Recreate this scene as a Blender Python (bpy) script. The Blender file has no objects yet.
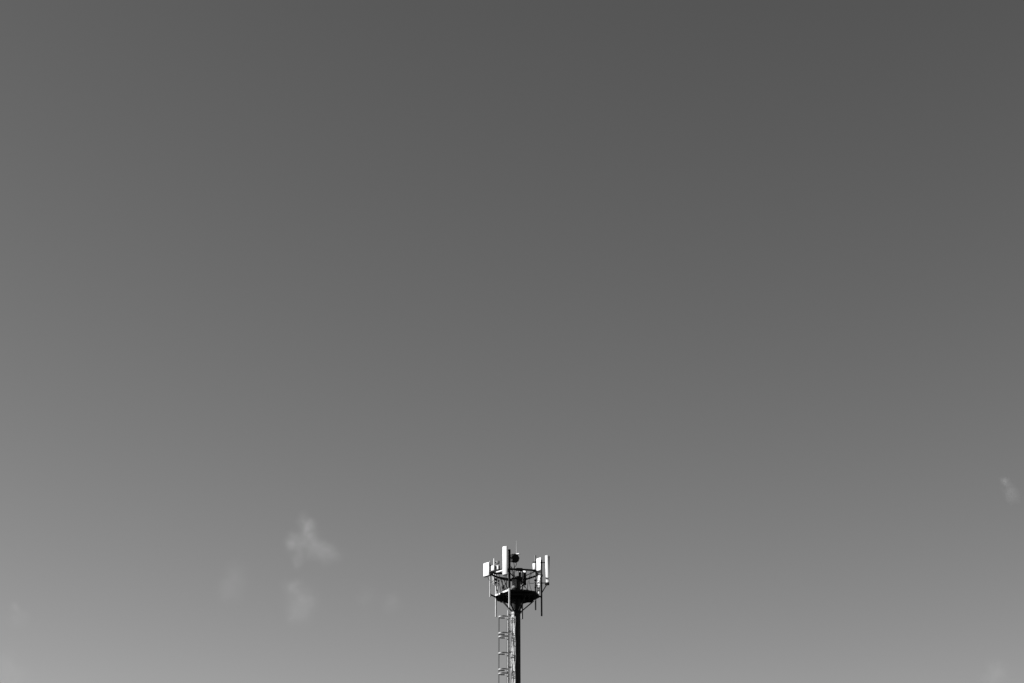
import bpy, bmesh, math, random
from mathutils import Vector, Matrix
random.seed(7)
R = math.radians
sc = bpy.context.scene
C = sc.collection

# ------------------------------------------------------------------ camera
CAM = Vector((0.0, 0.0, 1.6)); PITCH = R(21.4); LENS = 60.0
F = LENS / 36.0 * 1024
cam = bpy.data.cameras.new('camera'); cam.lens = LENS; cam.sensor_width = 36
cam.clip_start = 0.1; cam.clip_end = 30000
camo = bpy.data.objects.new('camera', cam); C.objects.link(camo)
camo.location = CAM; camo.rotation_euler = (R(90) + PITCH, 0, 0)
sc.camera = camo

def at(px, py, Y):
    """the point seen at a pixel, at world depth Y"""
    u = (px - 512) / F; v = (341.5 - py) / F
    d = Vector((u, math.cos(PITCH) - v * math.sin(PITCH), math.sin(PITCH) + v * math.cos(PITCH)))
    return CAM + d * (Y / d.y)

TY = 117.6                                   # the mast stands this far away
BASE = Vector((at(515.9, 620, TY).x, TY, 0))
def P(px, py, dy=0.0): return at(px, py, TY + dy)

# ------------------------------------------------------------------ materials (all neutral: black-and-white film)
def mat(name, v, rough=0.5, metal=0.0, var=0.15, scale=3.0, bump=0.0, spec=0.3, streak=0.0):
    m = bpy.data.materials.new(name); m.use_nodes = True
    nt = m.node_tree; b = nt.nodes['Principled BSDF']
    tc = nt.nodes.new('ShaderNodeTexCoord'); mp = nt.nodes.new('ShaderNodeMapping')
    nt.links.new(tc.outputs['Object'], mp.inputs[0])
    n = nt.nodes.new('ShaderNodeTexNoise'); n.inputs['Scale'].default_value = scale
    n.inputs['Detail'].default_value = 6; n.inputs['Roughness'].default_value = 0.65
    if streak: mp.inputs['Scale'].default_value = (1, 1, streak)
    nt.links.new(mp.outputs[0], n.inputs['Vector'])
    r = nt.nodes.new('ShaderNodeValToRGB')
    a, c = v * (1 - var), v * (1 + var)
    r.color_ramp.elements[0].position = 0.3; r.color_ramp.elements[0].color = (a, a, a, 1)
    r.color_ramp.elements[1].position = 0.7; r.color_ramp.elements[1].color = (c, c, c, 1)
    nt.links.new(n.outputs[0], r.inputs[0]); nt.links.new(r.outputs[0], b.inputs['Base Color'])
    b.inputs['Roughness'].default_value = rough; b.inputs['Metallic'].default_value = metal
    b.inputs['Specular IOR Level'].default_value = spec
    if bump:
        bp = nt.nodes.new('ShaderNodeBump'); bp.inputs['Strength'].default_value = bump
        nt.links.new(n.outputs[0], bp.inputs['Height']); nt.links.new(bp.outputs[0], b.inputs['Normal'])
    return m
M = dict(
    radome=mat('white_radome', 0.78, 0.45, var=0.04, scale=2, streak=0.3),
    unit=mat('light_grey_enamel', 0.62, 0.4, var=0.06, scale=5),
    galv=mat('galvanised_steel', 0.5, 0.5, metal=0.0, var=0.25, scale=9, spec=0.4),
    mast=mat('mast_steel', 0.022, 0.6, var=0.3, scale=2.2, streak=0.35, spec=0.08),
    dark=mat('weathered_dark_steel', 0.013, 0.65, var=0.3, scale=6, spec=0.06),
    cable=mat('black_cable_jacket', 0.012, 0.6, var=0.2, scale=8, spec=0.06),
    tray=mat('grey_feeder_cable', 0.72, 0.5, var=0.35, scale=4.5, streak=0.8, spec=0.3),
    ladder=mat('ladder_zinc', 0.27, 0.5, var=0.25, scale=4),
    cab=mat('grey_cabinet_paint', 0.15, 0.5, var=0.12, scale=5),
    strap=mat('dull_zinc_strap', 0.2, 0.5, var=0.25, scale=9, spec=0.3),
    concrete=mat('concrete', 0.3, 0.9, var=0.2, scale=3, bump=0.3),
    grass=mat('dry_grass_field', 0.055, 0.95, var=0.4, scale=0.06, bump=0.2, spec=0.1),
)

# ------------------------------------------------------------------ mesh helpers
def MB(): return bmesh.new()
def box(bm, c, size, yaw=0.0, tilt=0.0, bev=0.0, roll=0.0):
    t = bmesh.new(); bmesh.ops.create_cube(t, size=1.0)
    bmesh.ops.scale(t, vec=size, verts=t.verts)
    if bev: bmesh.ops.bevel(t, geom=t.edges[:], offset=bev, segments=2, affect='EDGES', profile=0.5)
    m = Matrix.Translation(c) @ Matrix.Rotation(yaw, 4, 'Z') @ Matrix.Rotation(tilt, 4, 'X') @ Matrix.Rotation(roll, 4, 'Y')
    bmesh.ops.transform(t, matrix=m, verts=t.verts)
    me = bpy.data.meshes.new('tmp'); t.to_mesh(me); t.free(); bm.from_mesh(me); bpy.data.meshes.remove(me)
def tube(bm, pts, r, seg=10, closed=False, r2=None):
    pts = [Vector(p) for p in pts]; n = len(pts); rings = []
    up = None
    for i, p in enumerate(pts):
        if closed: d = pts[(i + 1) % n] - pts[i - 1]
        else: d = pts[min(i + 1, n - 1)] - pts[max(i - 1, 0)]
        d.normalize()
        if up is None: up = d.orthogonal().normalized()
        else:
            up = (up - d * up.dot(d)).normalized()
        s = d.cross(up)
        rr = r if r2 is None else r + (r2 - r) * i / max(1, n - 1)
        rings.append([bm.verts.new(p + (up * math.cos(a) + s * math.sin(a)) * rr)
                      for a in [2 * math.pi * k / seg for k in range(seg)]])
    m = n if closed else n - 1
    for i in range(m):
        a, b = rings[i], rings[(i + 1) % n]
        for k in range(seg):
            bm.faces.new((a[k], a[(k + 1) % seg], b[(k + 1) % seg], b[k]))
    if not closed:
        bm.faces.new(rings[0][::-1]); bm.faces.new(rings[-1])
def arc(a, b, sag, n=10):
    a, b = Vector(a), Vector(b)
    return [a.lerp(b, i / n) + Vector(sag) * math.sin(math.pi * i / n) for i in range(n + 1)]
def obj(name, bm, m, parent=None, smooth=True, label=None):
    bmesh.ops.recalc_face_normals(bm, faces=bm.faces[:])
    c = Vector((0, 0, 0))
    for v in bm.verts: c += v.co
    c /= max(1, len(bm.verts))
    for v in bm.verts: v.co -= c
    me = bpy.data.meshes.new(name); bm.to_mesh(me); bm.free(); me.materials.append(m)
    o = bpy.data.objects.new(name, me); C.objects.link(o)
    w = c.copy()
    if smooth:
        for p in me.polygons: p.use_smooth = True
        me.set_sharp_from_angle(angle=R(35))
    if parent:
        o.parent = parent; w -= parent['_w'] if False else WL[parent.name]
    o.location = w; WL[o.name] = c.copy()
    if label: o['label'] = label
    return o
WL = {}

# ------------------------------------------------------------------ the ground (below the frame)
g = MB(); bmesh.ops.create_grid(g, x_segments=60, y_segments=60, size=9000)
for v in g.verts:
    d = (v.co.xy - BASE.xy).length
    v.co.z = 0 if d < 400 else 4 * math.sin(v.co.x / 700) * math.cos(v.co.y / 900) * min(1, (d - 400) / 1000) - 1.0 * min(1, (d - 400) / 400)
ground = obj('ground', g, M['grass']); ground['kind'] = 'structure'

# ------------------------------------------------------------------ the tower
tower = bpy.data.objects.new('cell_tower', None); C.objects.link(tower)
tower.location = BASE; tower.empty_display_size = 2; WL[tower.name] = BASE.copy()
tower['label'] = 'dark cell tower with white panel antennas on top and a caged ladder up its side'
tower['category'] = 'cell tower'

# mast: eight-sided, tapering
ztop = P(516, 581).z
zbot = 0.35
b = MB()
def mast_r(z): return 0.282 + 0.16 * max(0, (ztop - 6 - z)) / ztop
prev = None
zs = [zbot] + [zbot + (ztop - zbot) * i / 9 for i in range(1, 10)]
for z in zs:
    ring = [b.verts.new((BASE.x + 0.034 + mast_r(z) / math.cos(R(22.5)) * math.cos(R(22.5 + 45 * k)), TY + mast_r(z) / math.cos(R(22.5)) * math.sin(R(22.5 + 45 * k)), z)) for k in range(8)]
    if prev:
        for k in range(8): b.faces.new((prev[k], prev[(k + 1) % 8], ring[(k + 1) % 8], ring[k]))
    else: b.faces.new(ring[::-1])
    prev = ring
b.faces.new(prev)
mast = obj('mast', b, M['mast'], tower, smooth=False)
MX = BASE.x + 0.034
# section flange joints
for z in (ztop * 0.28, ztop * 0.56):
    b = MB(); r = mast_r(z) + 0.07
    tube(b, [(MX, TY, z - 0.04), (MX, TY, z + 0.04)], r, 24)
    for k in range(12):
        a = R(30 * k); tube(b, [(MX + (r - 0.035) * math.cos(a), TY + (r - 0.035) * math.sin(a), z - 0.08), (MX + (r - 0.035) * math.cos(a), TY + (r - 0.035) * math.sin(a), z + 0.08)], 0.014, 6)
    obj('flange', b, M['dark'], mast)
b = MB(); box(b, (MX, TY, 0.175), (2.2, 2.2, 0.35), bev=0.04); obj('footing', b, M['concrete'], tower, smooth=False)
b = MB(); tube(b, [(MX, TY, 0.352), (MX, TY, 0.40)], 0.72, 24); obj('base_plate', b, M['dark'], tower)

# ------------------------------------------------------------------ work platform
PLZ = P(516, 595.2).z                        # level of its top rim
def PP(px, dy, dz=0.0):
    return Vector((at(px, 595, TY + dy).x, TY + dy, PLZ + dz))
rim = [(495.4, 0.0), (508.6, -1.62), (523, -1.62), (535.2, -1.1), (539.0, 0.3), (531.0, 1.6), (520.5, 2.5), (508.5, 2.2), (497.8, 1.45)]
rimp = [PP(*q) for q in rim]
b = MB()
top = [b.verts.new(p + Vector((0, 0, -0.03))) for p in rimp]
bot = [b.verts.new(p + Vector((0, 0, -0.07))) for p in rimp]
b.faces.new(top); b.faces.new(bot[::-1])
for i in range(len(rimp)): b.faces.new((top[i], bot[i], bot[(i + 1) % len(rimp)], top[(i + 1) % len(rimp)]))
# floor beams below the deck
for y0 in (-1.1, -0.42, 0.42, 1.2):
    xs = 1.25 - 0.1 * abs(y0)
    box(b, (MX, TY + y0, PLZ - 0.16), (2 * xs, 0.09, 0.175))
for x0 in (-0.9, -0.45, 0.45, 0.9):
    box(b, (MX + x0, TY + 0.05, PLZ - 0.155), (0.08, 2.2, 0.16))
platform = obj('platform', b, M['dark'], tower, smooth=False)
def strip(bm, a, c, z0, z1, th=0.02):
    a, c = Vector(a), Vector(c); d = (c - a); L = d.length; yaw = math.atan2(d.y, d.x)
    box(bm, ((a.x + c.x) / 2, (a.y + c.y) / 2, (z0 + z1) / 2), (L, th, z1 - z0), yaw)
for i in range(len(rimp)):
    a, c = rimp[i], rimp[(i + 1) % len(rimp)]
    ce = Vector((MX, TY, PLZ)); out = ((a + c) / 2 - ce); out.z = 0; out.normalize()
    a2, c2 = a + out * 0.03, c + out * 0.03
    b = MB()
    if i == 0:   # two lengths with a gap; lighter colour puts the sunlight into this edge
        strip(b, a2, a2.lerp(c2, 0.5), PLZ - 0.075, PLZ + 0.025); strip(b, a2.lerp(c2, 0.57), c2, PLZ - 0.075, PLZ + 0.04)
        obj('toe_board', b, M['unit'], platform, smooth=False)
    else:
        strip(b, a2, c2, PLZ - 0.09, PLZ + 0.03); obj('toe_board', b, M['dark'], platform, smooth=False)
# diagonal braces down to a collar on the mast
ZC = P(516, 612).z
for (px, dy, r) in ((502.5, 0.9, 0.065), (533.5, 0.9, 0.045), (506, -1.2, 0.05), (526, -1.2, 0.04)):
    p = PP(px, dy, -0.22); q = Vector((MX, TY, ZC)) + (Vector((p.x - MX, p.y - TY, 0)).normalized() * 0.31)
    b = MB(); tube(b, [p, q], r, 8); obj('brace', b, M['dark'], platform)
for (sx, sy) in ((1, 0.15), (-1, 0.15), (0.1, -1), (0.1, 1)):   # gusset plates
    b = MB(); n = Vector((sx, sy, 0)).normalized(); s = Vector((-n.y, n.x, 0)) * 0.012
    c0 = Vector((MX, TY, PLZ - 0.24)); L = 0.80 if sx > 0.5 else 0.45
    tri = [c0 + n * 0.28, c0 + n * L, c0 + n * (L * 0.62) + Vector((0, 0, -0.34)), c0 + n * 0.28 + Vector((0, 0, -0.85))]
    A = [b.verts.new(v + s) for v in tri]; B2 = [b.verts.new(v - s) for v in tri]
    b.faces.new(A); b.faces.new(B2[::-1])
    for k in range(4): b.faces.new((A[k], B2[k], B2[(k + 1) % 4], A[(k + 1) % 4]))
    obj('gusset', b, M['dark'], platform, smooth=False)
b = MB(); tube(b, [(MX, TY, PLZ - 1.05), (MX, TY, PLZ + 0.45)], 0.31, 16)
tube(b, [(MX, TY, ZC - 0.08), (MX, TY, ZC + 0.08)], 0.35, 16)
obj('collar', b, M['dark'], tower)
# upper hub the arms bolt to
b = MB(); tube(b, [(MX + 0.12, TY, PLZ + 0.2), (MX + 0.12, TY, P(516, 576.5).z)], 0.19, 16)
box(b, (MX + 0.1, TY, P(516, 580).z), (0.5, 0.4, 0.3), R(20))
obj('hub', b, M['dark'], tower)

# ------------------------------------------------------------------ support ring and its arms
RZ = P(515, 575.4).z; RX = P(515.2, 575).x; RR = 1.80
RV = [(512, -1.85), (534.4, -1.5), (537.4, -0.45), (536.6, 0.1), (519, 1.9), (503, 1.1), (494.5, 0.2), (489.9, -0.55), (491.5, -1.1), (499, -1.6)]
rv = [Vector((P(px, 575.4, dy).x, TY + dy, RZ)) for px, dy in RV]
rp = []
for k, p in enumerate(rv):                   # bent-pipe corners
    a, c = rv[k - 1], rv[(k + 1) % len(rv)]
    rp += [p.lerp(a, 0.12), p.lerp(a, 0.03).lerp(c, 0.03), p.lerp(c, 0.12)]
b = MB(); tube(b, rp, 0.068, 10, closed=True)
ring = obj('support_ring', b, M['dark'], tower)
b = MB(); tube(b, [P(496.8, 572.2, -1.45), P(503.5, 570.4, -1.85)], 0.065, 10); obj('tie_bar', b, M['radome'], ring)  # white bar added as the sunlit stretch of the dark ring
b = MB(); tube(b, [P(490.3, 572.0, -0.4), P(496, 573.6, 0.4), P(501.5, 573.4, 0.9)], 0.07, 10); obj('tie_bar', b, M['dark'], ring)
for a in (28, 100, 165, 250, 318):
    b = MB()
    q = min((u.lerp(w_, f / 10) for u, w_ in zip(rv, rv[1:] + rv[:1]) for f in range(10)), key=lambda t: (t - Vector((RX + RR * math.cos(R(a)), TY + RR * math.sin(R(a)), RZ))).length)
    tube(b, [(MX + 0.18 * math.cos(R(a)), TY + 0.18 * math.sin(R(a)), RZ - 0.28), q], 0.035, 8)
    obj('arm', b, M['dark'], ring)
# struts between ring and deck
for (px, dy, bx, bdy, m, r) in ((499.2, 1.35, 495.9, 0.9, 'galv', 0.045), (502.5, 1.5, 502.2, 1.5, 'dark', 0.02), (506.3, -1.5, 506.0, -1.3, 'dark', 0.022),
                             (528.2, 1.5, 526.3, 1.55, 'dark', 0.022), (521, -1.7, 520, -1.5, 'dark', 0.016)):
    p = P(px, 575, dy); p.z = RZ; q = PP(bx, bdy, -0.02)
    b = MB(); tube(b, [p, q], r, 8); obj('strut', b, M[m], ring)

# ------------------------------------------------------------------ mounting poles
def pole(px, y0, y1, dy, r=0.045, m='galv', label=None):
    a, c = P(px, y0, dy), P(px, y1, dy); a.x = c.x = (a.x + c.x) / 2
    b = MB(); tube(b, [a, c], r, 12)
    o = obj('mounting_pole', b, M[m], tower, label=label)
    # U-bolt clamp to the ring
    z = RZ
    b = MB(); box(b, (a.x, TY + dy, z), (r * 3.2, r * 3.2, 0.12), bev=0.01)
    obj('clamp', b, M['dark'], o, smooth=False)
    return o
p1 = pole(490.2, 561, 597, -0.42)
p2 = pole(496.0, 573.0, 617, 1.35, 0.055, 'galv')
b = MB(); a, c = P(494.2, 558.6, 1.0), P(494.2, 584.5, 1.0); a.x = c.x; tube(b, [a, c], 0.055, 12)
obj('rod_antenna', b, M['radome'], tower, label='thin white vertical rod antenna near the far left panel')
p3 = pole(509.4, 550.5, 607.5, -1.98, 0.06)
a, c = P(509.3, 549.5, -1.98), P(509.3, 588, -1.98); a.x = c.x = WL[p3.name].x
b = MB(); tube(b, [a, c], 0.082, 14); obj('pole_shade', b, M['dark'], p3)  # dark tube puts the tall panel's shade on the upper pole
p4 = pole(535.5, 555.5, 610, 1.50, 0.055, 'cab')
p5 = pole(541.5, 560, 616, 0.05, 0.06, 'mast')
p6 = pole(522.0, 570, 619, 1.80, 0.075, 'cab')
def X(o): return WL[o.name]
# outriggers that tie the outer poles to the deck
for (o, px, dy, dz) in ((p1, 497.5, 0.35, -0.1), (p5, 535.5, -0.2, -0.02)):
    q = PP(px, dy, dz); a = Vector((X(o).x, X(o).y, PLZ - 0.12 if o is p5 else PLZ - 0.05))
    b = MB(); tube(b, [a, q], 0.06, 8); obj('outrigger', b, M['dark'], platform)

# ------------------------------------------------------------------ panel antennas
def arms(o, panel_c, pole_o, zs, r=0.03):
    for z in zs:
        b = MB(); a = Vector((panel_c.x, panel_c.y, z)); c = Vector((X(pole_o).x, X(pole_o).y, z))
        tube(b, [a, c], r, 8); box(b, c, (0.14, 0.14, 0.09), bev=0.01)
        obj('bracket', b, M['dark'], o, smooth=False)
def panel(px, y0, y1, dy, w, d, yaw, pole_o, m='radome', tilt=0.0, roll=0.0, label=None, zoff=(0.12, 0.88), back=True, name='panel_antenna'):
    """yaw: direction it faces, degrees right of the camera (negative: left)"""
    a, c = P(px, y0, dy), P(px, y1, dy); mid = (a + c) / 2; h = a.z - c.z
    ang = R(yaw)
    b = MB(); box(b, mid, (w, d, h), ang, tilt, bev=min(0.03, d * 0.3), roll=roll)
    o = obj(name, b, M[m], tower, label=label)
    if back:   # dark mounting spine and end cap
        n = Vector((math.sin(ang), -math.cos(ang), 0))
        b = MB(); box(b, mid - n * (d / 2 + 0.022), (w * 0.72, 0.04, h * 0.93), ang, tilt, roll=roll)
        obj('back_plate', b, M['dark'], o, smooth=False)
        b = MB(); box(b, mid + Vector((0, 0, -h / 2 - 0.021)) + Vector((0, -1, 0)) * 0 , (w * 0.86, d * 0.8, 0.04), ang)
        for k in (-0.3, 0, 0.3):
            t = Vector((math.cos(ang), math.sin(ang), 0)) * (k * w)
            tube(b, [mid + t + Vector((0, 0, -h / 2 - 0.03)), mid + t + Vector((0, 0, -h / 2 - 0.10))], 0.016, 6)
        obj('end_cap', b, M['dark'], o, smooth=False)
    arms(o, mid - Vector((math.sin(ang), -math.cos(ang), 0)) * (d / 2 + 0.03), pole_o, [c.z + h * f for f in zoff])
    return o
panel(486.7, 562.8, 576.0, -0.75, 0.60, 0.13, -50, p1, label='wide short white panel antenna at the far left')
panel(505.2, 546.4, 574.6, -2.1, 0.36, 0.15, -35, p3, label='tall white panel antenna on the near pole, left of the dish')
pb = panel(547.2, 555.3, 582.6, -0.10, 0.23, 0.12, -32, p5, roll=R(-1.6), label='slender tall white panel antenna at the far right', zoff=(0.0, 0.75))
b = MB(); a, c = P(548.9, 556.2, 0.02), P(548.3, 582.5, 0.02); tube(b, [a, c], 0.05, 10); box(b, P(547.1, 583.8, 0.0), (0.26, 0.2, 0.2), R(-32), bev=0.02)  # dark tube added as the panel's shaded side; the box is its foot
obj('side_shade_and_foot', b, M['dark'], pb)
panel(539.3, 558.0, 570.6, 0.95, 0.50, 0.13, -52, p4, label='short white panel antenna beside the right-hand radio unit', zoff=(0.1, 0.8))
panel(493.9, 575.0, 583.8, 0.85, 0.22, 0.10, -45, p2, m='strap', back=False, label='narrow grey panel antenna low behind the left ring', zoff=(0.3, 0.7))
# leaning pale panel inside the right side of the ring
panel(538.9, 575.5, 594.0, -0.45, 0.28, 0.07, -50, p4, m='galv', back=False, roll=R(6.5), label='thin pale panel antenna leaning below the right side of the ring', zoff=(0.3, 0.7))

# ------------------------------------------------------------------ radio units
def unit(px, y0, y1, dy, w, d, yaw, pole_o, m='unit', label=None, fins=True):
    a, c = P(px, y0, dy), P(px, y1, dy); mid = (a + c) / 2; h = a.z - c.z; ang = R(yaw)
    b = MB(); box(b, mid, (w, d, h), ang, bev=0.02)
    o = obj('radio_unit', b, M[m], tower, label=label)
    if fins:
        b = MB(); n = Vector((math.sin(ang), -math.cos(ang), 0)); s = Vector((math.cos(ang), math.sin(ang), 0))
        for k in range(5):
            box(b, mid + s * (w / 2 + 0.012) + n * (d * (k - 2) / 6), (0.02, 0.012, h * 0.85), ang)
        obj('heat_sink', b, M['dark'], o, smooth=False)
    arms(o, mid, pole_o, [mid.z], 0.025)
    return o
unit(493.4, 565.6, 571.8, 0.9, 0.28, 0.16, -40, p2, label='white radio unit next to the far left panel')
unit(497.6, 565.6, 571.6, 0.8, 0.28, 0.16, -40, p2, label='white radio unit between the left pole and the tall panel')
unit(497.6, 560.9, 563.9, 1.3, 0.26, 0.14, -30, p2, m='cab', label='small grey unit above the white radio units', fins=False)
unit(534.6, 563.2, 569.6, 1.3, 0.24, 0.15, -40, p4, label='white radio unit left of the short right-hand panel')
unit(519.8, 572.2, 580.5, -0.55, 0.15, 0.16, -10, p6, m='dark', label='dark radio unit left of its twin above the deck')
unit(524.4, 572.8, 584.0, 0.3, 0.19, 0.16, 15, p6, m='dark', label='taller dark radio unit above the deck')
for (px, py, dy) in ((519.3, 571.4, -0.55), (524.9, 571.5, 0.3)):
    b = MB(); c = P(px, py, dy); box(b, c, (0.25, 0.12, 0.11), R(-40), bev=0.02, roll=R(25)); obj('lit_top', b, M['radome'], tower, smooth=False)  # white blocks added as the sunlit tops of the dark units
b = MB(); c = P(514.3, 583.6, -0.9); box(b, c, (0.27, 0.2, 0.62), R(-40), bev=0.02)
cab = obj('equipment_cabinet', b, M['cab'], tower, label='grey upright equipment cabinet on the deck beside the mast top')
b = MB(); box(b, c + Vector((0.02, -0.09, 0.36)), (0.34, 0.3, 0.06), R(-48)); obj('lid', b, M['dark'], cab, smooth=False)
# small white junction boxes under the deck
for (py, h) in ((612.9, 0.14), (616.0, 0.19)):
    b = MB(); box(b, P(513.1, py, -0.5), (0.19, 0.12, h), R(-25), bev=0.015); obj('junction_box', b, M['radome'], tower, smooth=False)

b = MB(); tube(b, [P(533.5, 571.2, 1.1), P(541.3, 571.8, 0.1)], 0.07, 8); obj('tie_bar', b, M['dark'], ring)
b = MB(); tube(b, [P(532.8, 562.2, 1.4), P(537.0, 562.0, 1.2)], 0.035, 8); obj('tie_bar', b, M['dark'], ring)
b = MB(); tube(b, [P(535.8, 575.4, 0.1), P(538.5, 575.2, 0.08), P(540.6, 576.2, 0.06), P(541.5, 579.5, 0.05)], 0.06, 8); obj('tie_bar', b, M['dark'], ring)
# ------------------------------------------------------------------ microwave dish
c = P(515.0, 558.2, -1.7); n = Vector((math.sin(R(40)), -math.cos(R(40)), 0.0))
b = MB(); seg = 7
prof = [(-0.22, 0.07), (-0.20, 0.12), (-0.10, 0.24), (0.0, 0.31), (0.12, 0.315), (0.13, 0.29), (0.15, 0.17), (0.16, 0.0)]
s = Vector((n.y, -n.x, 0)); u = Vector((0, 0, 1)); last = None
for (t, r) in prof:
    rg = [b.verts.new(c + n * t + (s * math.cos(2 * math.pi * (k + 0.35) / seg) + u * math.sin(2 * math.pi * (k + 0.35) / seg)) * max(r, 0.003)) for k in range(seg)]
    if last:
        for k in range(seg): b.faces.new((last[k], last[(k + 1) % seg], rg[(k + 1) % seg], rg[k]))
    else: b.faces.new(rg)
    last = rg
b.faces.new(last[::-1])
dish = obj('microwave_dish', b, M['dark'], tower, smooth=False, label='round black microwave dish seen against the sky')
b = MB(); box(b, c - n * 0.16 + Vector((0.03, 0, 0.02)), (0.46, 0.28, 0.54), R(34), bev=0.02); q = c - n * 0.2; tube(b, [q, Vector((X(p3).x, X(p3).y, q.z))], 0.05, 8)
box(b, (X(p3).x, X(p3).y, q.z), (0.17, 0.17, 0.3), bev=0.015); box(b, (X(p3).x + 0.01, X(p3).y, P(509, 553, -1.8).z), (0.15, 0.15, 0.16), bev=0.015)
obj('bracket', b, M['dark'], dish, smooth=False)
b = MB(); box(b, P(517.6, 554.0, -1.75), (0.36, 0.14, 0.07), R(-35), bev=0.01); obj('top_highlight', b, M['radome'], dish, smooth=False)  # white plate added as the highlight along the dish's top
b = MB(); tube(b, [P(516.5, 554.0, -1.5), P(516.5, 548, -1.5), P(516.4, 540.8, -1.5)], 0.024, 8, r2=0.011); obj('whip_antenna', b, M['galv'], tower)

# ------------------------------------------------------------------ cables
def cable(pts, r=0.02, m='cable', name='jumper_cable'):
    b = MB(); tube(b, pts, r, 6); return obj(name, b, M[m], tower)
cable(arc(P(513.6, 562, -1.6), P(511.2, 580, -1.0), (0.15, 0, -0.1)), 0.02)
cable(arc(P(516.0, 562, -1.6), P(513.6, 568, -1.4), (0.10, 0, 0.0)), 0.02)
cable(arc(P(511.0, 566.0, -1.7), P(516.5, 580, -0.6), (-0.05, 0, -0.15)), 0.02)
cable(arc(P(515.5, 568.5, -1.6), P(511.8, 575, -1.4), (0.05, 0, -0.1)), 0.018)
cable(arc(P(512.5, 573.0, -1.4), P(518.5, 581, -0.2), (0, 0, -0.2)), 0.022)
cable(arc(P(487.5, 576.6, -0.7), P(496.0, 575, 0.6), (0, 0, -0.45)), 0.016)
cable(arc(P(505.2, 575.0, -2.0), P(508.5, 588, -1.5), (-0.12, 0, -0.15)), 0.016)
cable(arc(P(494.5, 584.3, 1.1), P(498.0, 578, 1.0), (0.1, 0, -0.35)), 0.018)
cable(arc(P(497.7, 571.5, 1.2), P(505.0, 590, 0.6), (0.1, 0, -0.3)), 0.02)
cable(arc(P(538.7, 571.0, 0.9), P(529.0, 583, 0.2), (0.1, 0, -0.35)), 0.016)
cable(arc(P(534.3, 569.5, 1.3), P(532.0, 592, 0.7), (-0.25, 0, 0.0)), 0.014)
b = MB(); tube(b, [P(547.0, 584.0, 0.0), P(542.0, 592.5, 0.05)], 0.035, 8); obj('strut', b, M['dark'], tower)
cable(arc(P(524.5, 584.0, 0.3), P(520.5, 590, 0.0), (-0.1, 0, 0.0)), 0.03)
cable(arc(P(521.5, 584.5, 0.2), P(526.5, 590.5, 0.5), (0.05, 0, 0.1)), 0.03, 'galv')
cable(arc(P(524.0, 583.0, 0.5), P(520.8, 590.0, 0.5), (0.0, 0, 0.1)), 0.026, 'galv')
for (x0, y0, d0, x1, y1, d1, rr) in ((492.5, 573, 0.0, 497.5, 594, 1.0, .022), (497, 576, 0.6, 500.8, 592, 0.9, .02), (500.5, 578, 0.9, 504.0, 592, 1.0, .03), (503.5, 579, 1.0, 508.0, 590, 1.2, .02),
                              (507.0, 579, -0.4, 504.2, 590, -0.9, .02), (518.0, 580, 0.5, 529.0, 590.5, 1.1, .02),
                              (526.0, 571, -1.6, 523.0, 582, -0.4, .022), (531.0, 571.5, -1.4, 525.5, 579.5, 0.6, .022), (511.5, 567.0, -1.7, 515.0, 578, -0.8, .03)):
    cable(arc(P(x0, y0, d0), P(x1, y1, d1), (0.06, 0, -0.12)), rr)
b = MB(); box(b, P(523.8, 584.2, 0.9), (0.36, 0.2, 0.12), bev=0.02); obj('splitter_box', b, M['dark'], tower)
b = MB(); box(b, P(503.2, 586.8, 1.2), (0.2, 0.14, 0.26), R(-20), bev=0.02); obj('splitter_box', b, M['cab'], tower)
b = MB(); box(b, P(498.6, 572.6, -0.6), (0.34, 0.12, 0.1), R(-20), bev=0.02); obj('splitter_box', b, M['dark'], tower)
b = MB(); box(b, P(519.3, 569.6, -2.0), (0.46, 0.18, 0.22), R(10), bev=0.04); obj('splitter_box', b, M['dark'], tower)

# feeder cables running down the sunny side of the mast
ztc = P(513, 617.5).z
for k in range(5):
    a = R(198 + 14 * k)
    pts = []
    z = ztc - (0.05 * (k % 2))
    while z > 0.6:
        rr = mast_r(z) / math.cos(R(22.5)) + 0.035
        wob = 0.018 * math.sin(z * 2.3 + k * 1.9) + 0.012 * math.sin(z * 5.1 + k)
        pts.append((MX + rr * math.cos(a) + wob, TY + rr * math.sin(a) + wob, z)); z -= 0.2
    cable(pts, 0.038 + 0.006 * (k % 3), 'tray', 'feeder_cable')
z = ztc - 0.45; i = 0
while z > 1.0:
    b = MB(); rr = mast_r(z) / math.cos(R(22.5)) + 0.04
    for k in range(5):
        a = R(198 + 14 * k)
        box(b, (MX + rr * math.cos(a), TY + rr * math.sin(a), z + 0.02 * ((i + k) % 3)), (0.10, 0.045, 0.035), a, bev=0.006)
    obj('cable_clamp', b, M['dark'], tower, smooth=False); z -= 0.75 + 0.13 * (i % 3); i += 1

# ------------------------------------------------------------------ ladder and safety cage on the left side
LX = P(508.4, 640).x; z0 = P(508, 611).z; z1 = 0.5
b = MB()
for sy in (-0.2, 0.2):
    tube(b, [(LX + sy * 0.15, TY + sy, z1), (LX + sy * 0.15, TY + sy, z0)], 0.042, 10)
z = z1 + 0.2
while z < z0:
    tube(b, [(LX - 0.03, TY - 0.2, z), (LX + 0.09, TY + 0.2, z)], 0.014, 6); z += 0.28
ladder = obj('ladder', b, M['galv'], tower)
def zpy(py): return P(508, py).z
sup = [615.3, 631.6, 652.3, 667.3]; zz = [zpy(q) for q in sup]
while zz[-1] > 1.6: zz.append(zz[-2] - 2.5 if len(zz) % 2 else zz[-2] - 2.5)
for z in zz:
    if z < 0.6: continue
    b = MB()
    for sy in (-0.2, 0.2): tube(b, [(LX - 0.06, TY + sy, z), (MX - 0.2, TY + sy * 0.6, z)], 0.022, 6)
    obj('standoff', b, M['dark'], ladder)
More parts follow.
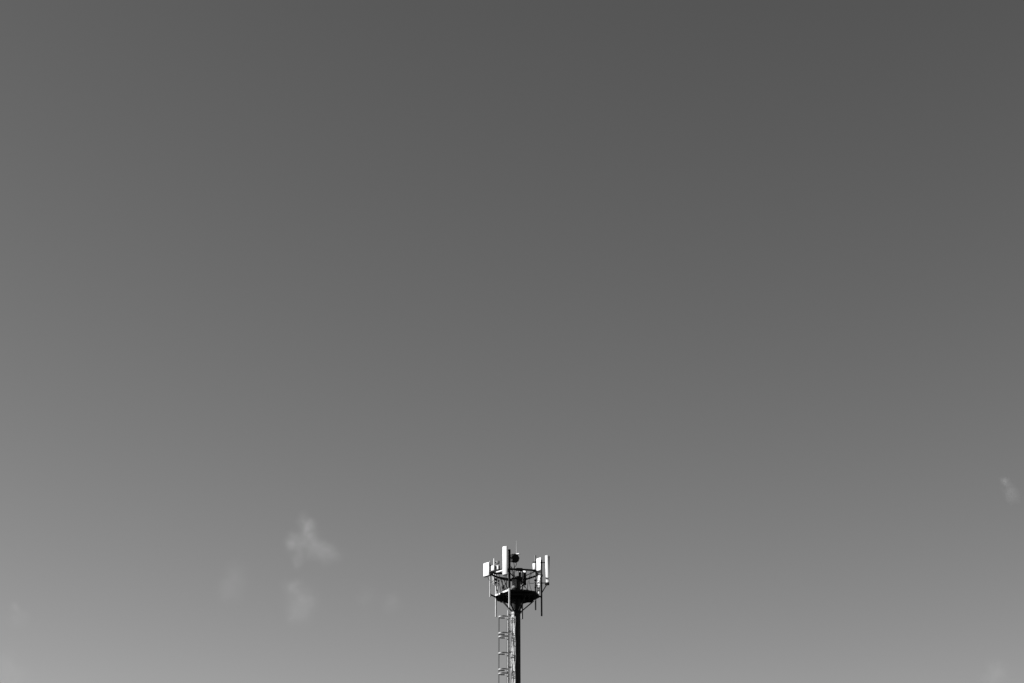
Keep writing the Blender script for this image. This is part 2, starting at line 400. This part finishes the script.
# cage
CR = 0.335; CX = P(503.2, 640).x
def hoop(z, parent):
    n = 22; ptso = [(LX - 0.02, TY - 0.2)]
    for k in range(n + 1):
        a = R(90 + 40) - 0 
        t = R(-50) - R(260) * k / n   # sweeps round the outer (left) side
        ptso.append((CX + CR * math.cos(t), TY + CR * math.sin(t)))
    ptso.append((LX - 0.02, TY + 0.2))
    b = MB(); h = 0.045; th = 0.005
    V = []
    for i, (x, y) in enumerate(ptso):
        x0, y0 = ptso[max(0, i - 1)]; x1, y1 = ptso[min(len(ptso) - 1, i + 1)]
        d = Vector((x1 - x0, y1 - y0, 0)).normalized(); s = Vector((-d.y, d.x, 0)) * th; p = Vector((x, y, z))
        V.append([b.verts.new(p + s + Vector((0, 0, h))), b.verts.new(p - s + Vector((0, 0, h))), b.verts.new(p - s - Vector((0, 0, h))), b.verts.new(p + s - Vector((0, 0, h)))])
    for i in range(len(V) - 1):
        for k in range(4): b.faces.new((V[i][k], V[i][(k + 1) % 4], V[i + 1][(k + 1) % 4], V[i + 1][k]))
    b.faces.new(V[0]); b.faces.new(V[-1][::-1])
    return obj('hoop', b, M['ladder'], parent, smooth=False)
hz = [zpy(q) for q in (617.0, 633.4, 637.0, 653.4, 669.6, 673.8)]
zlow = hz[-1]
while zlow > 4.2:
    hz += [zlow - 1.15, zlow - 2.3, zlow - 2.58]; zlow -= 2.58
hz = [z for z in hz if z > 2.2]
b = MB()
for t in (-33, 33, 180, 150):
    x = CX + (CR - 0.008) * math.cos(R(t)); y = TY + (CR - 0.008) * math.sin(R(t))
    box(b, (x, y, (hz[0] + hz[-1]) / 2), (0.012, 0.055, hz[0] - hz[-1]), R(t))
cage = obj('safety_cage', b, M['dark'], tower, smooth=False)
for z in hz: hoop(z, cage)

# ------------------------------------------------------------------ thin clouds: real volumes far behind the tower
CY = 2600.0
def cloud(blobs, k, label):
    """blobs: (px, py, radius in px, weight)"""
    s = CY / F * 1.07
    cen = sum((at(q[0], q[1], CY) for q in blobs), Vector()) / len(blobs)
    b = MB()
    for (px, py, r, w) in blobs:
        t = bmesh.new(); bmesh.ops.create_icosphere(t, subdivisions=3, radius=r * s * 1.9)
        bmesh.ops.translate(t, vec=at(px, py, CY) - cen, verts=t.verts)
        me = bpy.data.meshes.new('tmp'); t.to_mesh(me); t.free(); b.from_mesh(me); bpy.data.meshes.remove(me)
    pts = [v.co.copy() for v in b.verts]; b.clear()
    for p in pts: b.verts.new(p)
    bmesh.ops.convex_hull(b, input=b.verts[:])
    bmesh.ops.delete(b, geom=[v for v in b.verts if not v.link_faces], context='VERTS')
    m = bpy.data.materials.new('thin_cloud'); m.use_nodes = True; nt = m.node_tree; nt.nodes.clear()
    out = nt.nodes.new('ShaderNodeOutputMaterial'); vs = nt.nodes.new('ShaderNodeVolumeScatter')
    vs.inputs['Color'].default_value = (1, 1, 1, 1); vs.inputs['Anisotropy'].default_value = 0.2
    nt.links.new(vs.outputs[0], out.inputs['Volume'])
    tc = nt.nodes.new('ShaderNodeTexCoord')
    # warp the lookup so that edges are ragged
    nz = nt.nodes.new('ShaderNodeTexNoise'); nz.inputs['Scale'].default_value = 0.035; nz.inputs['Detail'].default_value = 4
    nt.links.new(tc.outputs['Object'], nz.inputs['Vector'])
    sb = nt.nodes.new('ShaderNodeVectorMath'); sb.operation = 'SUBTRACT'; sb.inputs[1].default_value = (.5, .5, .5); nt.links.new(nz.outputs['Color'], sb.inputs[0])
    sm = nt.nodes.new('ShaderNodeVectorMath'); sm.operation = 'SCALE'; sm.inputs['Scale'].default_value = 27; nt.links.new(sb.outputs[0], sm.inputs[0])
    ad = nt.nodes.new('ShaderNodeVectorMath'); ad.operation = 'ADD'; nt.links.new(tc.outputs['Object'], ad.inputs[0]); nt.links.new(sm.outputs[0], ad.inputs[1])
    tot = None
    o = obj('cloud', b, m, None)
    org = o.location.copy()
    o['_c'] = 0; del o['_c']
    for (px, py, r, w) in blobs:
        p = at(px, py, CY) - cen - org
        d = nt.nodes.new('ShaderNodeVectorMath'); d.operation = 'DISTANCE'; d.inputs[1].default_value = p; nt.links.new(ad.outputs[0], d.inputs[0])
        q = nt.nodes.new('ShaderNodeMath'); q.operation = 'DIVIDE'; q.inputs[1].default_value = r * s; nt.links.new(d.outputs['Value'], q.inputs[0])
        q2 = nt.nodes.new('ShaderNodeMath'); q2.operation = 'POWER'; q2.inputs[1].default_value = 2; nt.links.new(q.outputs[0], q2.inputs[0])
        q3 = nt.nodes.new('ShaderNodeMath'); q3.operation = 'MULTIPLY'; q3.inputs[1].default_value = -1.1; nt.links.new(q2.outputs[0], q3.inputs[0])
        q4 = nt.nodes.new('ShaderNodeMath'); q4.operation = 'EXPONENT'; nt.links.new(q3.outputs[0], q4.inputs[0])
        q5 = nt.nodes.new('ShaderNodeMath'); q5.operation = 'MULTIPLY'; q5.inputs[1].default_value = w * k / (r * s * 1.7); nt.links.new(q4.outputs[0], q5.inputs[0])
        if tot is None: tot = q5
        else:
            t = nt.nodes.new('ShaderNodeMath'); t.operation = 'ADD'; nt.links.new(tot.outputs[0], t.inputs[0]); nt.links.new(q5.outputs[0], t.inputs[1]); tot = t
    n2 = nt.nodes.new('ShaderNodeTexNoise'); n2.inputs['Scale'].default_value = 0.06; n2.inputs['Detail'].default_value = 5; n2.inputs['Roughness'].default_value = 0.6
    nt.links.new(tc.outputs['Object'], n2.inputs['Vector'])
    mr = nt.nodes.new('ShaderNodeMapRange'); mr.inputs[1].default_value = 0.32; mr.inputs[2].default_value = 0.68; mr.inputs[3].default_value = 0.45; mr.inputs[4].default_value = 1.5
    nt.links.new(n2.outputs[0], mr.inputs[0])
    f = nt.nodes.new('ShaderNodeMath'); f.operation = 'MULTIPLY'; nt.links.new(tot.outputs[0], f.inputs[0]); nt.links.new(mr.outputs[0], f.inputs[1])
    nt.links.new(f.outputs[0], vs.inputs['Density'])
    o.location = cen + org
    o['label'] = label; o['category'] = 'cloud'; o['group'] = 'wisps of cloud low in the sky'
    return o
KC = 0.15
cloud([(305, 519, 5, .5), (307, 527, 6, .7), (309, 537, 8, .85), (300, 543, 8, .45), (291, 542, 6, .6), (317, 548, 8, .8), (329, 553, 8, .55), (338, 556, 6, .25), (299, 556, 6, .4), (298, 565, 5, .25)], KC, 'brightest ragged wisp of cloud, uppermost of those left of the tower')
cloud([(292, 589, 8, .5), (304, 600, 11, .5), (299, 613, 10, .3)], KC, 'faint lumpy wisp of cloud just below the brightest wisp')
cloud([(236, 573, 10, .2), (231, 588, 11, .22)], KC, 'very faint smudge of cloud to the left of the two clearer wisps')
cloud([(366, 596, 9, .13), (392, 602, 8, .2)], KC, 'barely visible smudge of cloud between the wisps and the tower')
cloud([(14, 609, 5, .35), (20, 618, 7, .18)], KC, 'small pale wisp of cloud above the lower left corner')
cloud([(5, 664, 9, .22), (14, 677, 11, .16)], KC, 'pale cloud in the lower left corner')
cloud([(1005, 483, 4, 1.0), (1010, 490, 5, .5), (1014, 496, 5, .4)], KC, 'small bright streak of cloud at the right edge of the sky')
cloud([(998, 670, 8, .4), (993, 680, 10, .3)], KC, 'pale puff of cloud in the lower right corner')

# ------------------------------------------------------------------ light: Nishita sky seen through black-and-white film, and the sun
SUN_EL, SUN_AZ = 20.0, -85.0
w = bpy.data.worlds.new('World'); sc.world = w; w.use_nodes = True
nt = w.node_tree; bg = nt.nodes['Background']
sky = nt.nodes.new('ShaderNodeTexSky'); sky.sky_type = 'NISHITA'; sky.sun_disc = False
sky.sun_elevation = R(SUN_EL); sky.sun_rotation = R(SUN_AZ)
sky.air_density = 0.3; sky.dust_density = 0.0; sky.ozone_density = 1.0
bw = nt.nodes.new('ShaderNodeRGBToBW'); nt.links.new(sky.outputs[0], bw.inputs[0])
pw = nt.nodes.new('ShaderNodeMath'); pw.operation = 'POWER'; pw.inputs[1].default_value = 1.36
nt.links.new(bw.outputs[0], pw.inputs[0]); 
# the film's shoulder: bright tones are compressed a little
sh = nt.nodes.new('ShaderNodeMath'); sh.operation = 'MULTIPLY_ADD'; sh.inputs[1].default_value = 0.13; sh.inputs[2].default_value = 1.0
dv = nt.nodes.new('ShaderNodeMath'); dv.operation = 'DIVIDE'
nt.links.new(pw.outputs[0], sh.inputs[0]); nt.links.new(pw.outputs[0], dv.inputs[0]); nt.links.new(sh.outputs[0], dv.inputs[1]); nt.links.new(dv.outputs[0], bg.inputs[0])
bg.inputs[1].default_value = 0.1385
s = bpy.data.lights.new('sun', 'SUN'); s.energy = 5.0; s.angle = R(0.53); s.color = (1, 1, 1)
so = bpy.data.objects.new('sun', s); C.objects.link(so)
d = Vector((math.sin(R(SUN_AZ)) * math.cos(R(SUN_EL)), math.cos(R(SUN_AZ)) * math.cos(R(SUN_EL)), math.sin(R(SUN_EL))))
so.rotation_euler = d.to_track_quat('Z', 'Y').to_euler(); so.location = (-60, 60, 80)

v = sc.view_settings; sc.display_settings.display_device = 'sRGB'
v.view_transform = 'Standard'; v.look = 'None'; v.exposure = 0.7; v.gamma = 1.0; v.use_curve_mapping = False
sc.cycles.max_bounces = 6; sc.cycles.volume_bounces = 1
